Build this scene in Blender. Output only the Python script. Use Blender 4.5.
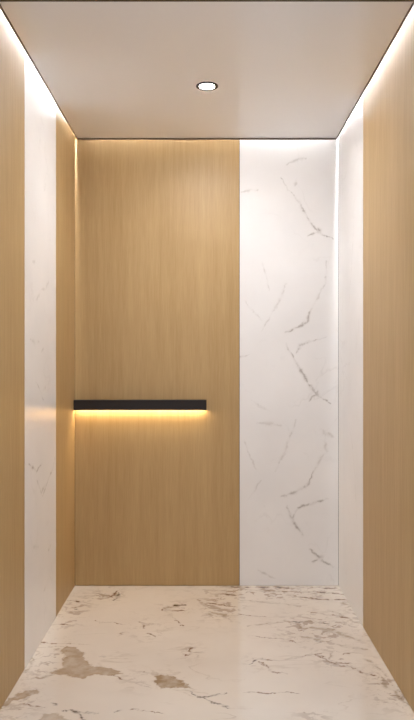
import bpy, bmesh, math
from mathutils import Vector

for o in list(bpy.data.objects):
    bpy.data.objects.remove(o)
S = bpy.context.scene
COL = S.collection

# ------------------------------------------------------------------ measurements (metres)
F = 731.0                 # focal length in pixels of the 414x720 photograph
VX, VY = 208.0, 364.6     # vanishing point
CAMY, EYE = -3.93, 1.19
XL, XR = -0.715, 0.702    # faces of the side panels
H = 2.403                 # underside of the ceiling panel
YF = -1.495               # front edge of the cabin
PT = 0.016                # panel thickness
PTOP = 2.52               # panels run up past the ceiling panel

# ------------------------------------------------------------------ camera, world, exposure
cd = bpy.data.cameras.new('camera')
cd.sensor_fit = 'AUTO'; cd.sensor_width = 36.0
cd.lens = F / 720 * 36.0
cd.shift_x = -(VX - 207) / 720
cd.shift_y = (VY - 360) / 720
cam = bpy.data.objects.new('camera', cd); COL.objects.link(cam)
cam.location = (0, CAMY, EYE); cam.rotation_euler = (math.pi / 2, 0, 0)
S.camera = cam

w = bpy.data.worlds.new('landing_light'); S.world = w
w.use_nodes = True
w.node_tree.nodes['Background'].inputs[0].default_value = (0.98, 0.99, 1.05, 1)
w.node_tree.nodes['Background'].inputs[1].default_value = 0.60

S.view_settings.view_transform = 'Standard'
S.view_settings.look = 'None'
S.view_settings.gamma = 1
S.view_settings.exposure = 0.62
S.view_settings.use_curve_mapping = False

COVE_W = 285        # radiant strength of the cove strips
DOWN_W = 880        # downlight diffuser
RAIL_W = 20        # strip under the handrail
COVE_C = (0.96, 0.985, 1.03)
DOWN_C = (0.96, 0.98, 1.03)
RAIL_C = (1.0, 0.80, 0.50)

# ------------------------------------------------------------------ helpers
def lin(r, g, b):
    f = lambda c: (c / 255 / 12.92) if c / 255 <= 0.04045 else ((c / 255 + 0.055) / 1.055) ** 2.4
    return (f(r), f(g), f(b), 1)

def link(name, bm, mat, parent=None, bevel=0.0, smooth=False):
    me = bpy.data.meshes.new(name)
    bmesh.ops.recalc_face_normals(bm, faces=bm.faces)
    bm.to_mesh(me); bm.free()
    me.materials.append(mat)
    if smooth:
        for p in me.polygons: p.use_smooth = True
    o = bpy.data.objects.new(name, me); COL.objects.link(o)
    if parent: o.parent = parent
    if bevel:
        m = o.modifiers.new('bevel', 'BEVEL'); m.width = bevel; m.segments = 2; m.limit_method = 'ANGLE'
    return o

def box(bm, x0, x1, y0, y1, z0, z1):
    r = bmesh.ops.create_cube(bm, size=1)
    for v in r['verts']:
        v.co.x = x0 if v.co.x < 0 else x1
        v.co.y = y0 if v.co.y < 0 else y1
        v.co.z = z0 if v.co.z < 0 else z1

def boxo(name, dims, mat, parent=None, bevel=0.0):
    bm = bmesh.new(); box(bm, *dims)
    return link(name, bm, mat, parent, bevel)

def lathe(bm, prof, n=64, c=(0, 0, 0)):
    rings = []
    for r, z in prof:
        rings.append([bm.verts.new((c[0] + r * math.cos(2 * math.pi * i / n), c[1] + r * math.sin(2 * math.pi * i / n), c[2] + z)) for i in range(n)])
    m = len(prof)
    for k in range(m):
        a, b = rings[k], rings[(k + 1) % m]
        for i in range(n):
            bm.faces.new((a[i], a[(i + 1) % n], b[(i + 1) % n], b[i]))

def struct(o): o['kind'] = 'structure'; return o

def tag(o, label, cat, group=None):
    o['label'] = label; o['category'] = cat
    if group: o['group'] = group
    return o

def empty(name, loc):
    o = bpy.data.objects.new(name, None); COL.objects.link(o); o.location = loc
    o.empty_display_size = 0.05
    return o

def own(o, root):                     # parts are drawn in world space, then hung on their root
    o.parent = root
    o.matrix_parent_inverse.identity()
    off = Vector(root.location)
    for v in o.data.vertices: v.co -= off
    return o

# ------------------------------------------------------------------ materials
def simple(name, col, rough=0.5, metal=0.0, spec=0.5, noise=0.0):
    m = bpy.data.materials.new(name); m.use_nodes = True
    nt = m.node_tree; b = nt.nodes['Principled BSDF']
    b.inputs['Base Color'].default_value = col
    b.inputs['Roughness'].default_value = rough
    b.inputs['Metallic'].default_value = metal
    b.inputs['Specular IOR Level'].default_value = spec
    if noise:
        tc = nt.nodes.new('ShaderNodeTexCoord'); n = nt.nodes.new('ShaderNodeTexNoise')
        n.inputs['Scale'].default_value = 40
        nt.links.new(tc.outputs['Object'], n.inputs['Vector'])
        r = nt.nodes.new('ShaderNodeMapRange')
        r.inputs['To Min'].default_value = rough - noise; r.inputs['To Max'].default_value = rough + noise
        nt.links.new(n.outputs['Fac'], r.inputs['Value']); nt.links.new(r.outputs[0], b.inputs['Roughness'])
    return m

def emit(name, col, strength):
    m = bpy.data.materials.new(name); m.use_nodes = True
    b = m.node_tree.nodes['Principled BSDF']
    b.inputs['Base Color'].default_value = (0.8, 0.8, 0.8, 1)
    b.inputs['Emission Color'].default_value = (*col, 1)
    b.inputs['Emission Strength'].default_value = strength
    return m

def wood(name, seed):
    m = bpy.data.materials.new(name); m.use_nodes = True
    nt = m.node_tree; N = nt.nodes; L = nt.links; b = N['Principled BSDF']
    tc = N.new('ShaderNodeTexCoord')
    def noise(sx, sz, sc, det=4, off=0.0, dist=0.0):
        mp = N.new('ShaderNodeMapping'); mp.inputs['Scale'].default_value = (sx, sx, sz)
        mp.inputs['Location'].default_value = (seed + off, seed * 2 + off, seed * 3)
        n = N.new('ShaderNodeTexNoise'); n.inputs['Scale'].default_value = sc; n.inputs['Detail'].default_value = det
        n.inputs['Distortion'].default_value = dist
        L.new(tc.outputs['Object'], mp.inputs['Vector']); L.new(mp.outputs[0], n.inputs['Vector'])
        return n.outputs['Fac']
    fine = noise(1.0, 0.035, 260, 3)            # pores
    mid = noise(1.0, 0.05, 55, 4, 3.1, 0.3)      # growth lines
    wide = noise(1.0, 0.06, 7, 3, 7.7, 0.6)      # tone drift between veneers
    def mix(a, fa, bb, fb):
        x = N.new('ShaderNodeMath'); x.operation = 'MULTIPLY'; x.inputs[1].default_value = fa; L.new(a, x.inputs[0])
        y = N.new('ShaderNodeMath'); y.operation = 'MULTIPLY_ADD'; y.inputs[1].default_value = fb
        L.new(bb, y.inputs[0]); L.new(x.outputs[0], y.inputs[2]); return y.outputs[0]
    s = mix(fine, 0.38, mid, 0.34)
    one = N.new('ShaderNodeMath'); one.operation = 'MULTIPLY_ADD'; one.inputs[1].default_value = 0.28
    L.new(wide, one.inputs[0]); L.new(s, one.inputs[2])
    cr = N.new('ShaderNodeValToRGB'); e = cr.color_ramp
    e.elements[0].position = 0.28; e.elements[0].color = lin(*WOOD_D)
    e.elements[1].position = 0.72; e.elements[1].color = lin(*WOOD_L)
    L.new(one.outputs[0], cr.inputs[0]); L.new(cr.outputs[0], b.inputs['Base Color'])
    b.inputs['Roughness'].default_value = 0.45
    b.inputs['Specular IOR Level'].default_value = 0.35
    bp = N.new('ShaderNodeBump'); bp.inputs['Strength'].default_value = 0.06; bp.inputs['Distance'].default_value = 0.001
    L.new(fine, bp.inputs['Height']); L.new(bp.outputs[0], b.inputs['Normal'])
    return m
WOOD_D = (168, 136, 88); WOOD_L = (194, 163, 116)

# ---- marble: veins are painted on a fine grid of vertices, the ground colour and clouds stay node-based
import numpy as np
def vnoise(x, y, seed):
    rng = np.random.RandomState(seed); T = rng.rand(256, 256)
    xi = np.floor(x).astype(int); yi = np.floor(y).astype(int)
    fx = x - xi; fy = y - yi; fx = fx * fx * (3 - 2 * fx); fy = fy * fy * (3 - 2 * fy)
    g = lambda i, j: T[i & 255, j & 255]
    return (g(xi, yi) * (1 - fx) + g(xi + 1, yi) * fx) * (1 - fy) + (g(xi, yi + 1) * (1 - fx) + g(xi + 1, yi + 1) * fx) * fy
def fbm(x, y, f, octv, seed):
    s = 0; a = 1.0; t = 0
    for k in range(octv):
        s = s + a * vnoise(x * f + 17.3 * k, y * f - 9.1 * k, seed + k); t += a; a *= 0.55; f *= 2.03
    return s / t

def paint(U, V, lines, blobs, seed, warp):
    """mask 0..1 over the grid for polylines [(points, width, strength)] and polygons [(points, strength)]"""
    wu = U + warp * ((fbm(U, V, 14, 2, seed) - .5) * .045 + (fbm(U, V, 55, 3, seed + 9) - .5) * .026 + (fbm(U, V, 150, 2, seed + 5) - .5) * .010)
    wv = V + warp * ((fbm(U, V, 14, 2, seed + 20) - .5) * .045 + (fbm(U, V, 55, 3, seed + 29) - .5) * .026 + (fbm(U, V, 150, 2, seed + 5) - .5) * .010)
    brk = fbm(U, V, 38, 4, seed + 40); wid = fbm(U, V, 24, 3, seed + 50)
    M = np.zeros_like(U)
    for pts, W, st in lines:
        n = len(pts) - 1
        for i in range(n):
            (ax, ay), (bx, by) = pts[i], pts[i + 1]
            pad = W * 3 + 0.02
            sel = (wu > min(ax, bx) - pad) & (wu < max(ax, bx) + pad) & (wv > min(ay, by) - pad) & (wv < max(ay, by) + pad)
            if not sel.any(): continue
            px = wu[sel] - ax; py = wv[sel] - ay; dx = bx - ax; dy = by - ay
            h = np.clip((px * dx + py * dy) / (dx * dx + dy * dy + 1e-12), 0, 1)
            d = np.hypot(px - dx * h, py - dy * h)
            s = (i + h) / n                                    # taper towards both ends of the vein
            w_ = 0.62 * W * (0.35 + 0.65 * np.sin(np.pi * np.clip(s, 0.06, 0.94)) ** 0.7) * (0.35 + 1.4 * wid[sel])
            v = st * np.exp(-(d / w_) ** 1.6 * 1.2) * np.clip((brk[sel] - .34) * 3.6, 0.22, 1)
            M[sel] = np.maximum(M[sel], v)
    for pts, st in blobs:
        xs = [p[0] for p in pts]; ys = [p[1] for p in pts]
        ins = np.zeros(U.shape, bool); dist = np.full(U.shape, 9.0)
        sel = (wu > min(xs) - .03) & (wu < max(xs) + .03) & (wv > min(ys) - .03) & (wv < max(ys) + .03)
        px = wu[sel]; py = wv[sel]; c = np.zeros(px.shape, bool); dd = np.full(px.shape, 9.0)
        for i in range(len(pts)):
            (ax, ay), (bx, by) = pts[i], pts[(i + 1) % len(pts)]
            c ^= ((ay > py) != (by > py)) & (px < (bx - ax) * (py - ay) / (by - ay + 1e-12) + ax)
            dx = bx - ax; dy = by - ay
            h = np.clip(((px - ax) * dx + (py - ay) * dy) / (dx * dx + dy * dy + 1e-12), 0, 1)
            dd = np.minimum(dd, np.hypot(px - ax - dx * h, py - ay - dy * h))
        edge = np.where(c, dd, -dd)
        v = np.clip(edge / .006 + .5, 0, 1) * (0.45 + 0.75 * brk[sel]) + 0.35 * np.exp(-(np.abs(edge) / .006) ** 2) * (brk[sel] > .42)
        M[sel] = np.maximum(M[sel], st * np.clip(v, 0, 1))
    return M

def cluster(U, V, spots, seed):
    """crackled mineral staining: fine ridged strands plus small flecks inside soft oval areas"""
    M = np.zeros_like(U)
    wu = U + (fbm(U, V, 18, 3, seed + 3) - .5) * .05; wv = V + (fbm(U, V, 18, 3, seed + 7) - .5) * .05
    for (cx, cy), (rx, ry), st in spots:
        sel = (abs(U - cx) < rx * 1.8) & (abs(V - cy) < ry * 1.8)
        if not sel.any(): continue
        u = wu[sel]; v = wv[sel]
        fall = np.exp(-(((U[sel] - cx) / rx) ** 2 + ((V[sel] - cy) / ry) ** 2) * 1.1)
        r1 = fbm(u * .7, v * 1.3, 16, 4, seed); r2 = fbm(u * .8, v * 1.2, 34, 4, seed + 60)
        ridge = np.clip(1 - abs(r1 - .5) / .016, 0, 1)
        fleck = np.clip((r2 - .60) / .05, 0, 1)
        g = np.clip((fbm(u, v, 22, 3, seed + 80) - .38) * 4, 0, 1)
        M[sel] = np.maximum(M[sel], st * np.clip(fall * 1.3, 0, 1) * np.maximum(ridge * g, .6 * fleck))
    return M

def slab(name, axis, u0, u1, v0, v1, face, depth, mat, layers, step, seed, warp):
    """a slab whose seen face is a fine grid; axis 'z' = floor (u=x, v=y), 'y' = back (u=x, v=z), 'x' = side (u=y, v=z)"""
    nu = int((u1 - u0) / step) + 1; nv = int((v1 - v0) / step) + 1
    u = np.linspace(u0, u1, nu); v = np.linspace(v0, v1, nv); U, V = np.meshgrid(u, v, indexing='ij')
    def pos(a, b, c):
        return {'z': (a, b, c), 'y': (a, c, b), 'x': (c, a, b)}[axis]
    co = np.empty((nu * nv + 4, 3)); f = np.full(nu * nv, face)
    p = pos(U.ravel(), V.ravel(), f)
    for k in range(3): co[:nu * nv, k] = p[k]
    for k, (a, b) in enumerate(((u0, v0), (u1, v0), (u1, v1), (u0, v1))): co[nu * nv + k] = pos(a, b, face + depth)
    I = np.arange(nu * nv).reshape(nu, nv)
    q = np.stack([I[:-1, :-1], I[1:, :-1], I[1:, 1:], I[:-1, 1:]], -1).reshape(-1, 4)
    B = nu * nv
    faces = q.tolist()
    faces.append([B + 3, B + 2, B + 1, B])
    faces.append([B, B + 1] + I[::-1, 0].tolist()); faces.append([B + 1, B + 2] + I[-1, ::-1].tolist())
    faces.append([B + 2, B + 3] + I[:, -1].tolist()); faces.append([B + 3, B] + I[0, :].tolist())
    me = bpy.data.meshes.new(name); me.from_pydata(co.tolist(), [], faces)
    ok = (axis == 'z' and depth < 0) or (axis == 'x' and depth < 0) or (axis == 'y' and depth > 0)
    if not ok: me.flip_normals()
    for lname, lines, blobs, *spots in layers:
        M = paint(U, V, lines, blobs, seed, warp)
        if spots: M = np.maximum(M, cluster(U, V, spots[0], seed + 500))
        at = me.attributes.new(lname, 'FLOAT', 'POINT')
        at.data.foreach_set('value', np.concatenate([M.ravel(), np.zeros(4)]).astype(np.float32))
    me.materials.append(mat)
    o = bpy.data.objects.new(name, me); COL.objects.link(o)
    return o

def marble(name, base, base2, layers, rough, seed=0.0, cloud=5.0, ridge=0.0, ridge_col=None, ridge_scale=3.0, squash=(1, 1, 1), spec=0.5):
    m = bpy.data.materials.new(name); m.use_nodes = True
    nt = m.node_tree; N = nt.nodes; L = nt.links; b = N['Principled BSDF']
    tc = N.new('ShaderNodeTexCoord')
    def nz(scale, det=3, off=0.0, out='Fac', dist=0.0, sq=(1, 1, 1)):
        mp = N.new('ShaderNodeMapping'); mp.inputs['Location'].default_value = (seed + off, seed * 1.7 - off, seed * 0.6 + off)
        mp.inputs['Scale'].default_value = sq
        L.new(tc.outputs['Object'], mp.inputs['Vector'])
        n = N.new('ShaderNodeTexNoise'); n.inputs['Scale'].default_value = scale; n.inputs['Detail'].default_value = det
        n.inputs['Distortion'].default_value = dist
        L.new(mp.outputs[0], n.inputs['Vector']); return n.outputs[out]
    def rng(src, a, bb, c, d):
        r = N.new('ShaderNodeMapRange'); L.new(src, r.inputs['Value'])
        for k, v in zip(('From Min', 'From Max', 'To Min', 'To Max'), (a, bb, c, d)): r.inputs[k].default_value = v
        return r.outputs[0]
    def mul(a, c):
        n = N.new('ShaderNodeMath'); n.operation = 'MULTIPLY'; L.new(a, n.inputs[0]); L.new(c, n.inputs[1]); return n.outputs[0]
    def over(col, fac, c):
        k = N.new('ShaderNodeMixRGB'); L.new(fac, k.inputs[0]); L.new(col, k.inputs[1]); k.inputs[2].default_value = c; return k.outputs[0]
    mx = N.new('ShaderNodeMixRGB'); mx.inputs[1].default_value = lin(*base); mx.inputs[2].default_value = lin(*base2)
    L.new(rng(nz(cloud, 6, 9.0), 0.35, 0.7, 0, 1), mx.inputs[0]); col = mx.outputs[0]
    if ridge:
        r = nz(ridge_scale, 8, 21.0, 'Fac', 0.35, squash)
        s = N.new('ShaderNodeMath'); s.operation = 'SUBTRACT'; s.inputs[1].default_value = 0.5; L.new(r, s.inputs[0])
        a = N.new('ShaderNodeMath'); a.operation = 'ABSOLUTE'; L.new(s.outputs[0], a.inputs[0])
        col = over(col, mul(rng(a.outputs[0], 0, 0.010, ridge, 0), rng(nz(5.0, 3, 33.0), 0.46, 0.64, 0, 1)), lin(*ridge_col))
    for lname, c in layers:
        at = N.new('ShaderNodeAttribute'); at.attribute_name = lname
        col = over(col, at.outputs['Fac'], lin(*c))
    L.new(col, b.inputs['Base Color'])
    b.inputs['Roughness'].default_value = rough
    b.inputs['Specular IOR Level'].default_value = spec
    return m

# traced points -> slab coordinates
def fl(X, Y):
    d = EYE * F / (Y - VY); return ((X - VX) * d / F, CAMY + d)
def bk(X, Y):
    return ((X - VX) * -CAMY / F, EYE + (VY - Y) * -CAMY / F)
def lw(X, Y):
    d = -XL * F / (VX - X); return (CAMY + d, EYE + (VY - Y) * d / F)
def poly(fn, pts, W, st=1.0):
    return [([fn(*p) for p in pts], W, st)]
def patch(pts, st=1.0):
    return ([fl(*p) for p in pts], st)

# floor slab
dark = []
for p, W in (([(50,702),(57,706)],.007), ([(66,711),(82,713),(101,712)],.006), ([(74,712),(82,717),(86,722)],.006),
             ([(117,712),(123,710)],.007), ([(190,693),(203,697),(226,694)],.007), ([(204,697),(213,703),(233,708)],.008),
             ([(183,677),(185,677)],.009), ([(174,606),(183,605)],.010), ([(320,622),(329,623)],.010), ([(289,622),(306,622)],.010),
             ([(247,664),(254,661),(266,660)],.006), ([(100,656),(106,656)],.009), ([(76,609),(78,610)],.010), ([(118,593),(115,600)],.012),
             ([(316,640),(322,641)],.012)):
    dark += poly(fl, p, W * 1.15)
brown = []
for p, W in (([(254,661),(262,660),(280,660),(297,658),(327,653)],.008), ([(260,662),(275,672),(285,673)],.006),
             ([(316,655),(345,666),(374,677)],.010), ([(162,611),(174,606),(184,605)],.012), ([(162,611),(186,610)],.013),
             ([(63,601),(86,602)],.010), ([(63,612),(81,613)],.010), ([(101,599),(112,596),(117,591)],.012), ([(70,608),(80,607)],.01),
             ([(209,594),(240,595)],.018), ([(209,603),(235,607)],.013), ([(196,600),(212,606)],.01),
             ([(137,622),(143,623),(145,628)],.008), ([(150,633),(158,638)],.008), ([(172,617),(181,626)],.006),
             ([(108,675),(140,684),(152,687)],.006), ([(186,655),(193,648),(199,647)],.009), ([(121,636),(126,633)],.010),
             ([(220,587),(336,588)],.020), ([(265,590),(345,594)],.018), ([(300,598),(352,600)],.016), ([(59,624),(68,625)],.009),
             ([(42,643),(68,643)],.009), ([(50,656),(60,653)],.008), ([(137,672),(150,673)],.007),
             ([(325,661),(352,664)],.008), ([(345,655),(358,653)],.010), ([(312,612),(348,618)],.014), ([(240,614),(266,617)],.010),
             ([(305,713),(314,720)],.008), ([(240,694),(270,692),(300,694)],.004), ([(130,709),(164,712)],.004),
             ([(0,709),(24,704),(44,708)],.005), ([(250,636),(290,640),(300,646)],.006), ([(95,620),(130,626)],.005)):
    brown += poly(fl, p, W * 1.1, 1.15)
grey = []
for p, W in (([(284,621),(300,627),(316,628),(336,632),(360,640)],.030), ([(290,619),(328,623)],.022), ([(300,636),(330,641)],.022),
             ([(340,645),(366,650)],.018), ([(320,650),(332,652),(330,658)],.016), ([(207,614),(240,616)],.026),
             ([(375,672),(392,690),(404,706)],.014), ([(382,670),(408,704)],.012), ([(20,679),(44,677),(68,674)],.012),
             ([(345,603),(362,612)],.018), ([(64,596),(92,598)],.012), ([(366,660),(385,672)],.016), ([(26,672),(34,656)],.012),
             ([(240,600),(300,606)],.014), ([(330,610),(356,622)],.014), ([(0,690),(12,686)],.010),
             ([(240,590),(300,592)],.016), ([(250,626),(284,622)],.010)):
    grey += poly(fl, p, W * 1.2, .8)
patches = [patch([(66,646),(78,647),(84,653),(88,663),(92,667),(106,667),(119,674),(108,676),(92,675),(82,679),(70,677),(50,673),(62,668),(64,660),(62,652)], .8),
           patch([(152,676),(165,674),(179,678),(195,690),(182,688),(162,688),(157,682)], .95), patch([(8,699),(24,690),(38,689),(36,693),(18,699)], .8),
           patch([(40,722),(44,715),(58,714),(70,720),(72,730)], .6), patch([(0,704),(8,697),(14,698),(6,706)], .7),
           patch([(150,671),(158,673),(156,676),(150,675)], .4)]
def spot(X0, X1, Y0, Y1, st):
    c = fl((X0 + X1) / 2, (Y0 + Y1) / 2); a = fl(X0, (Y0 + Y1) / 2); b = fl(X1, (Y0 + Y1) / 2)
    return (c, (abs(b[0] - a[0]) / 2, abs(fl(X0, Y0)[1] - fl(X0, Y1)[1]) / 2), st)
stains = [spot(205, 345, 584, 600, .95), spot(200, 245, 592, 620, .8), spot(280, 362, 612, 646, .85), spot(315, 350, 646, 668, .8),
          spot(370, 408, 672, 708, .8), spot(58, 88, 594, 630, .7), spot(94, 122, 587, 602, .9), spot(158, 190, 602, 614, .8),
          spot(36, 66, 638, 682, .7), spot(132, 162, 618, 640, .5), spot(20, 40, 640, 684, .5), spot(345, 372, 596, 630, .6),
          spot(182, 202, 644, 658, .6), spot(245, 262, 656, 668, .6), spot(295, 330, 708, 724, .5), spot(0, 40, 690, 722, .5),
          spot(120, 160, 668, 690, .35)]
FLOOR = marble('floor_marble', (236, 226, 213), (224, 212, 198),
               [('vein_grey', (168, 150, 128)), ('mineral_patch', (164, 138, 108)), ('vein_brown', (122, 86, 54)), ('vein_dark', (62, 42, 28))],
               0.05, 3.0, 2.0, 0.35, (168, 145, 120), 3.4, (0.6, 1.5, 1), 1.0)

# back slab
bg = []; bf = []
for p, W in (([(281,178),(290,192),(302,208),(313,225),(318,232),(333,240)],.009), ([(318,229),(321,233)],.022), ([(308,236),(318,231)],.010),
             ([(286,344),(293,358),(308,382),(317,394),(332,403)],.012), ([(317,391),(320,396)],.026), ([(309,400),(317,394)],.010),
             ([(285,332),(300,327),(309,321),(310,313)],.014), ([(296,354),(300,346),(326,337)],.010), ([(239,358),(249,355)],.010),
             ([(286,506),(293,520),(302,536)],.013), ([(310,549),(318,558),(333,566)],.014), ([(317,556),(321,560)],.028), ([(311,563),(318,560)],.012),
             ([(281,497),(293,494),(308,485),(312,474)],.014), ([(293,517),(298,509),(328,498)],.012)):
    bg += poly(bk, p, W * 0.85)
for p, W in (([(310,313),(318,298),(326,282),(327,262)],.010), ([(312,474),(325,451),(326,434)],.012), ([(276,472),(289,440),(296,420)],.012),
             ([(257,423),(281,425)],.012), ([(241,193),(256,190)],.012), ([(287,165),(298,159),(306,158)],.012), ([(258,570),(276,577)],.010),
             ([(262,330),(280,300),(286,285)],.012), ([(252,400),(270,412)],.010), ([(244,440),(256,470)],.008), ([(248,500),(262,480)],.010),
             ([(295,187),(297,180)],.012), ([(270,290),(262,262)],.008), ([(244,300),(262,320)],.008), ([(320,430),(334,436)],.012)):
    bf += poly(bk, p, W * 0.9)
BACKM = marble('back_marble', (242, 238, 234), (234, 230, 226), [('vein_grey', (218, 212, 206)), ('vein_brown', (180, 171, 162))],
               0.18, 5.0, 2.2, 0.22, (200, 194, 188), 2.6)

lg = []; lf = []
for p, W in (([(29,464),(36,472),(42,464)],.008), ([(37,480),(41,490),(47,482)],.008), ([(47,482),(52,470),(55,457)],.008), ([(42,495),(47,482)],.006),
             ([(36,380),(44,400)],.005)):
    lg += poly(lw, p, W)
for p, W in (([(32,262),(36,262)],.010), ([(44,190),(46,183)],.010), ([(40,292),(46,288),(49,282)],.012), ([(36,300),(41,294)],.010),
             ([(30,340),(39,341)],.012), ([(41,352),(44,347)],.010), ([(43,390),(47,383)],.012), ([(32,545),(38,548)],.012), ([(48,550),(50,546)],.012),
             ([(44,590),(46,584)],.010)):
    lf += poly(lw, p, W)
SIDEM = marble('left_marble', (242, 238, 234), (234, 230, 226), [('vein_grey', (218, 213, 208)), ('vein_brown', (188, 180, 171))],
               0.25, 11.0, 2.2, 0.20, (202, 196, 190), 2.6)
RIGHTM = marble('right_marble', (242, 238, 234), (234, 230, 226), [('vein_grey', (205, 199, 193))],
               0.19, 17.0, 2.2, 0.20, (202, 196, 190), 2.6)

CEIL = simple('ceiling_satin', lin(252, 250, 250), 0.30, 0.0, 0.6)
SHELL = simple('shell_dark', lin(70, 62, 54), 0.7, noise=0.05)
COVE = simple('cove_white', lin(225, 220, 212), 0.7, noise=0.05)
BRONZE = simple('dark_bronze', lin(33, 24, 20), 0.5, 0.2, noise=0.05)
TRIM = simple('bronze_trim', lin(92, 76, 62), 0.4, 0.3, noise=0.05)
STEEL = simple('brushed_steel', lin(120, 112, 104), 0.4, 0.7, noise=0.08)
PLASTER = simple('landing_plaster', lin(205, 198, 188), 0.8, noise=0.05)
STONE = simple('landing_stone', lin(150, 143, 134), 0.4, noise=0.1)
E_COVE = emit('cove_led', COVE_C, COVE_W)
E_COVE_B = emit('cove_led_dimmer', COVE_C, COVE_W * 1.0)
E_DOWN = emit('downlight_led', DOWN_C, DOWN_W)
E_RAIL = emit('handrail_led', RAIL_C, RAIL_W)

# ------------------------------------------------------------------ cabin shell
BY = 0.0
OUT = 0.05
struct(slab('floor', 'z', XL - PT, XR + PT, YF, PT, 0.0, -0.03, FLOOR,
            [('vein_grey', grey, []), ('mineral_patch', [], patches), ('vein_brown', brown, [], stains), ('vein_dark', dark, [])], 0.0025, 11, 0.8))
struct(boxo('wall_left', (XL - PT - OUT, XL - PT - 0.002, YF, PT + OUT, -0.03, 2.60), SHELL))
struct(boxo('wall_right', (XR + PT + 0.002, XR + PT + OUT, YF, PT + OUT, -0.03, 2.60), SHELL))
struct(boxo('wall_back', (XL - PT, XR + PT, PT + 0.002, PT + OUT, -0.03, 2.60), SHELL))
GAP = 0.013
struct(boxo('ceiling', (XL + GAP, XR - GAP, YF + 0.004, -GAP, H, H + 0.020), CEIL))
struct(boxo('trim_2', (XL - PT, XR + PT, YF, PT, 2.53, 2.60), COVE))     # roof of the cabin above the cove
# slim dark frame round the ceiling panel
bm = bmesh.new(); t = 0.007; zb, zt = H - 0.002, H + 0.020
x0, x1, y0, y1 = XL + GAP + 0.003, XR - GAP - 0.003, YF, -GAP - 0.002
box(bm, x0 - t, x0, y0, y1 + t, zb, zt); box(bm, x1, x1 + t, y0, y1 + t, zb, zt)
box(bm, x0, x1, y1, y1 + t, H - 0.007, zt); box(bm, x0, x1, y0 - 0.004, y0 + 0.004, zb, zt)
struct(link('trim_1', bm, TRIM))

# ------------------------------------------------------------------ landing side
struct(boxo('floor_landing', (-2.2, 2.2, -4.6, YF - 0.01, -0.03, 0.0), STONE))
bm = bmesh.new()
box(bm, XL - 0.12, XL - 0.004, YF - 0.16, YF - 0.01, 0, 2.52); box(bm, XR + 0.004, XR + 0.12, YF - 0.16, YF - 0.01, 0, 2.52)
box(bm, XL - 0.004, XR + 0.004, YF - 0.16, YF - 0.01, 2.42, 2.52)
struct(link('trim_3', bm, STEEL, bevel=0.003))
bm = bmesh.new()
box(bm, -2.2, XL - 0.12, YF - 0.14, YF - 0.01, 0, 2.9); box(bm, XR + 0.12, 2.2, YF - 0.14, YF - 0.01, 0, 2.9)
box(bm, XL - 0.12, XR + 0.12, YF - 0.14, YF - 0.01, 2.52, 2.9)
struct(link('wall_front', bm, PLASTER))

# ------------------------------------------------------------------ cladding panels
XS = (239.5 - VX) * -CAMY / F                       # joint on the back wall
YL1 = CAMY + -XL * F / (VX - 56.0)                    # joints on the left wall
YL2 = CAMY + -XL * F / (VX - 24.7)
YR1 = CAMY + XR * F / (363.0 - VX)
J = 0.0012
def panel(name, dims, mat, label):
    o = boxo(name, dims, mat, None, 0.001)
    tag(o, label, 'wall panel'); return o
W1, W2, W3, W4 = (wood('oak_veneer_%s' % n, s) for n, s in (('back', 1.3), ('left_rear', 4.1), ('left_front', 8.2), ('right', 12.9)))
Z0 = 0.002
panel('oak_panel', (XL + 0.0006, XS - J, 0, PT, Z0, PTOP), W1, 'wide light oak panel on the back wall behind the black handrail')
panel('oak_panel', (XL - PT, XL, YL1 + J, -0.001, Z0, PTOP), W2, 'narrow light oak panel in the back left corner, touching the handrail end')
panel('oak_panel', (XL - PT, XL, YF, YL2 - J, Z0, PTOP), W3, 'light oak panel at the front of the left wall, cut by the left edge')
panel('oak_panel', (XR, XR + PT, YF, YR1 - J, Z0, PTOP), W4, 'large light oak panel covering the front of the right wall')
tag(slab('marble_panel', 'y', XS + J, XR - 0.0015, Z0, PTOP, 0.0, PT, BACKM, [('vein_grey', bf, []), ('vein_brown', bg, [])], 0.0025, 31, 0.45),
    'wide white marble panel on the back wall with grey diagonal veins', 'wall panel')
tag(slab('marble_panel', 'x', YL2 + J, YL1 - J, Z0, PTOP, XL, -PT, SIDEM, [('vein_grey', lf, []), ('vein_brown', lg, [])], 0.003, 51, 0.45),
    'white marble panel on the left wall between two oak panels', 'wall panel')
tag(slab('marble_panel', 'x', YR1 + J, -0.001, Z0, PTOP, XR, PT, RIGHTM, [('vein_grey', [([(-.5, .4), (-.42, .7), (-.3, .9)], .006, .5), ([(-.3, 1.5), (-.36, 1.7), (-.42, 1.9)], .006, .5)], [])], 0.004, 71, 0.6),
    'white marble panel on the right wall beside the back right corner', 'wall panel')

# ------------------------------------------------------------------ cove strips above the ceiling gap
def cove(loc, dims_h, dims_l, label, mat=None):
    r = empty('led_cove_light', loc)
    own(boxo('housing', dims_h, STEEL), r)
    own(boxo('led_strip', dims_l, mat or E_COVE), r)
    tag(r, label, 'light', 'strip lights hidden above the ceiling edge')
CZ = H + 0.095
cove((XL + 0.011, -0.75, CZ), (XL + 0.0005, XL + 0.014, YF + 0.03, -0.08, CZ, CZ + 0.012), (XL + 0.004, XL + 0.012, YF + 0.03, -0.08, CZ - 0.003, CZ), 'strip light glowing above the left edge of the ceiling')
cove((XR - 0.011, -0.75, CZ), (XR - 0.014, XR - 0.0005, YF + 0.03, -0.08, CZ, CZ + 0.012), (XR - 0.012, XR - 0.004, YF + 0.03, -0.08, CZ - 0.003, CZ), 'strip light glowing above the right edge of the ceiling')

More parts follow.
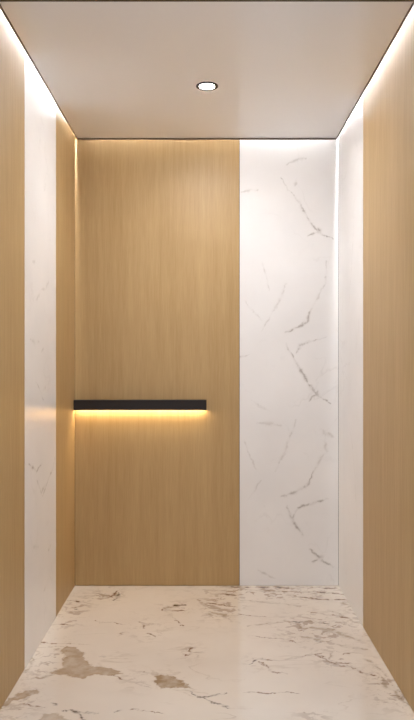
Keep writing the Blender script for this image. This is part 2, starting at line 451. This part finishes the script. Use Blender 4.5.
cove((0, -0.011, CZ), (XL + 0.04, XR - 0.04, -0.014, -0.0005, CZ, CZ + 0.012), (XL + 0.04, XR - 0.04, -0.012, -0.004, CZ - 0.003, CZ), 'strip light glowing above the back edge of the ceiling', E_COVE_B)

# ------------------------------------------------------------------ downlight
DC = (-0.004, -0.748, H)
dl = empty('ceiling_downlight', DC)
bm = bmesh.new()
lathe(bm, [(0.0320, 0.0), (0.0480, 0.0), (0.0480, -0.003), (0.0465, -0.004), (0.0332, -0.004), (0.0320, -0.003)], 72)
link('trim_ring', bm, BRONZE, dl, smooth=False)
bm = bmesh.new()
lathe(bm, [(0.0001, 0.0), (0.0320, 0.0), (0.0320, -0.0015), (0.0001, -0.0018)], 72)
link('diffuser', bm, E_DOWN, dl)['label'] = 'glowing white diffuser disc'
tag(dl, 'small round downlight with a dark rim in the middle of the ceiling', 'light')

# ------------------------------------------------------------------ handrail with light under it
RZ0, RZ1, RY = 0.9475, 1.0015, -0.045
RX0, RX1 = XL + 0.0005, -0.008
hr = empty('handrail', ((RX0 + RX1) / 2, 0, RZ0))
bm = bmesh.new()
box(bm, RX0 + 0.003, RX1 - 0.003, RY, RY + 0.003, RZ0, RZ1 - 0.003)        # front face
box(bm, RX0 + 0.003, RX1 - 0.003, RY, -0.0002, RZ1 - 0.003, RZ1)             # top face
box(bm, RX0 + 0.003, RX1 - 0.003, -0.0032, -0.0002, RZ0 + 0.004, RZ1 - 0.003)      # back face
box(bm, RX0 + 0.003, RX1 - 0.003, RY + 0.003, -0.0032, RZ0 + 0.010, RZ0 + 0.013)  # floor of the light recess
own(link('rail_body', bm, BRONZE), hr)
own(boxo('end_cap', (RX0, RX0 + 0.003, RY, -0.0002, RZ0, RZ1), BRONZE, None, 0.0006), hr)
own(boxo('end_cap', (RX1 - 0.003, RX1, RY, -0.0002, RZ0, RZ1), BRONZE, None, 0.0006), hr)
ls = own(boxo('led_strip', (RX0 + 0.006, RX1 - 0.006, -0.030, -0.006, RZ0 + 0.005, RZ0 + 0.010), E_RAIL), hr)
ls['label'] = 'warm glowing light strip under the rail'
tag(hr, 'black rectangular handrail on the oak back wall, warm light glowing beneath it', 'handrail')
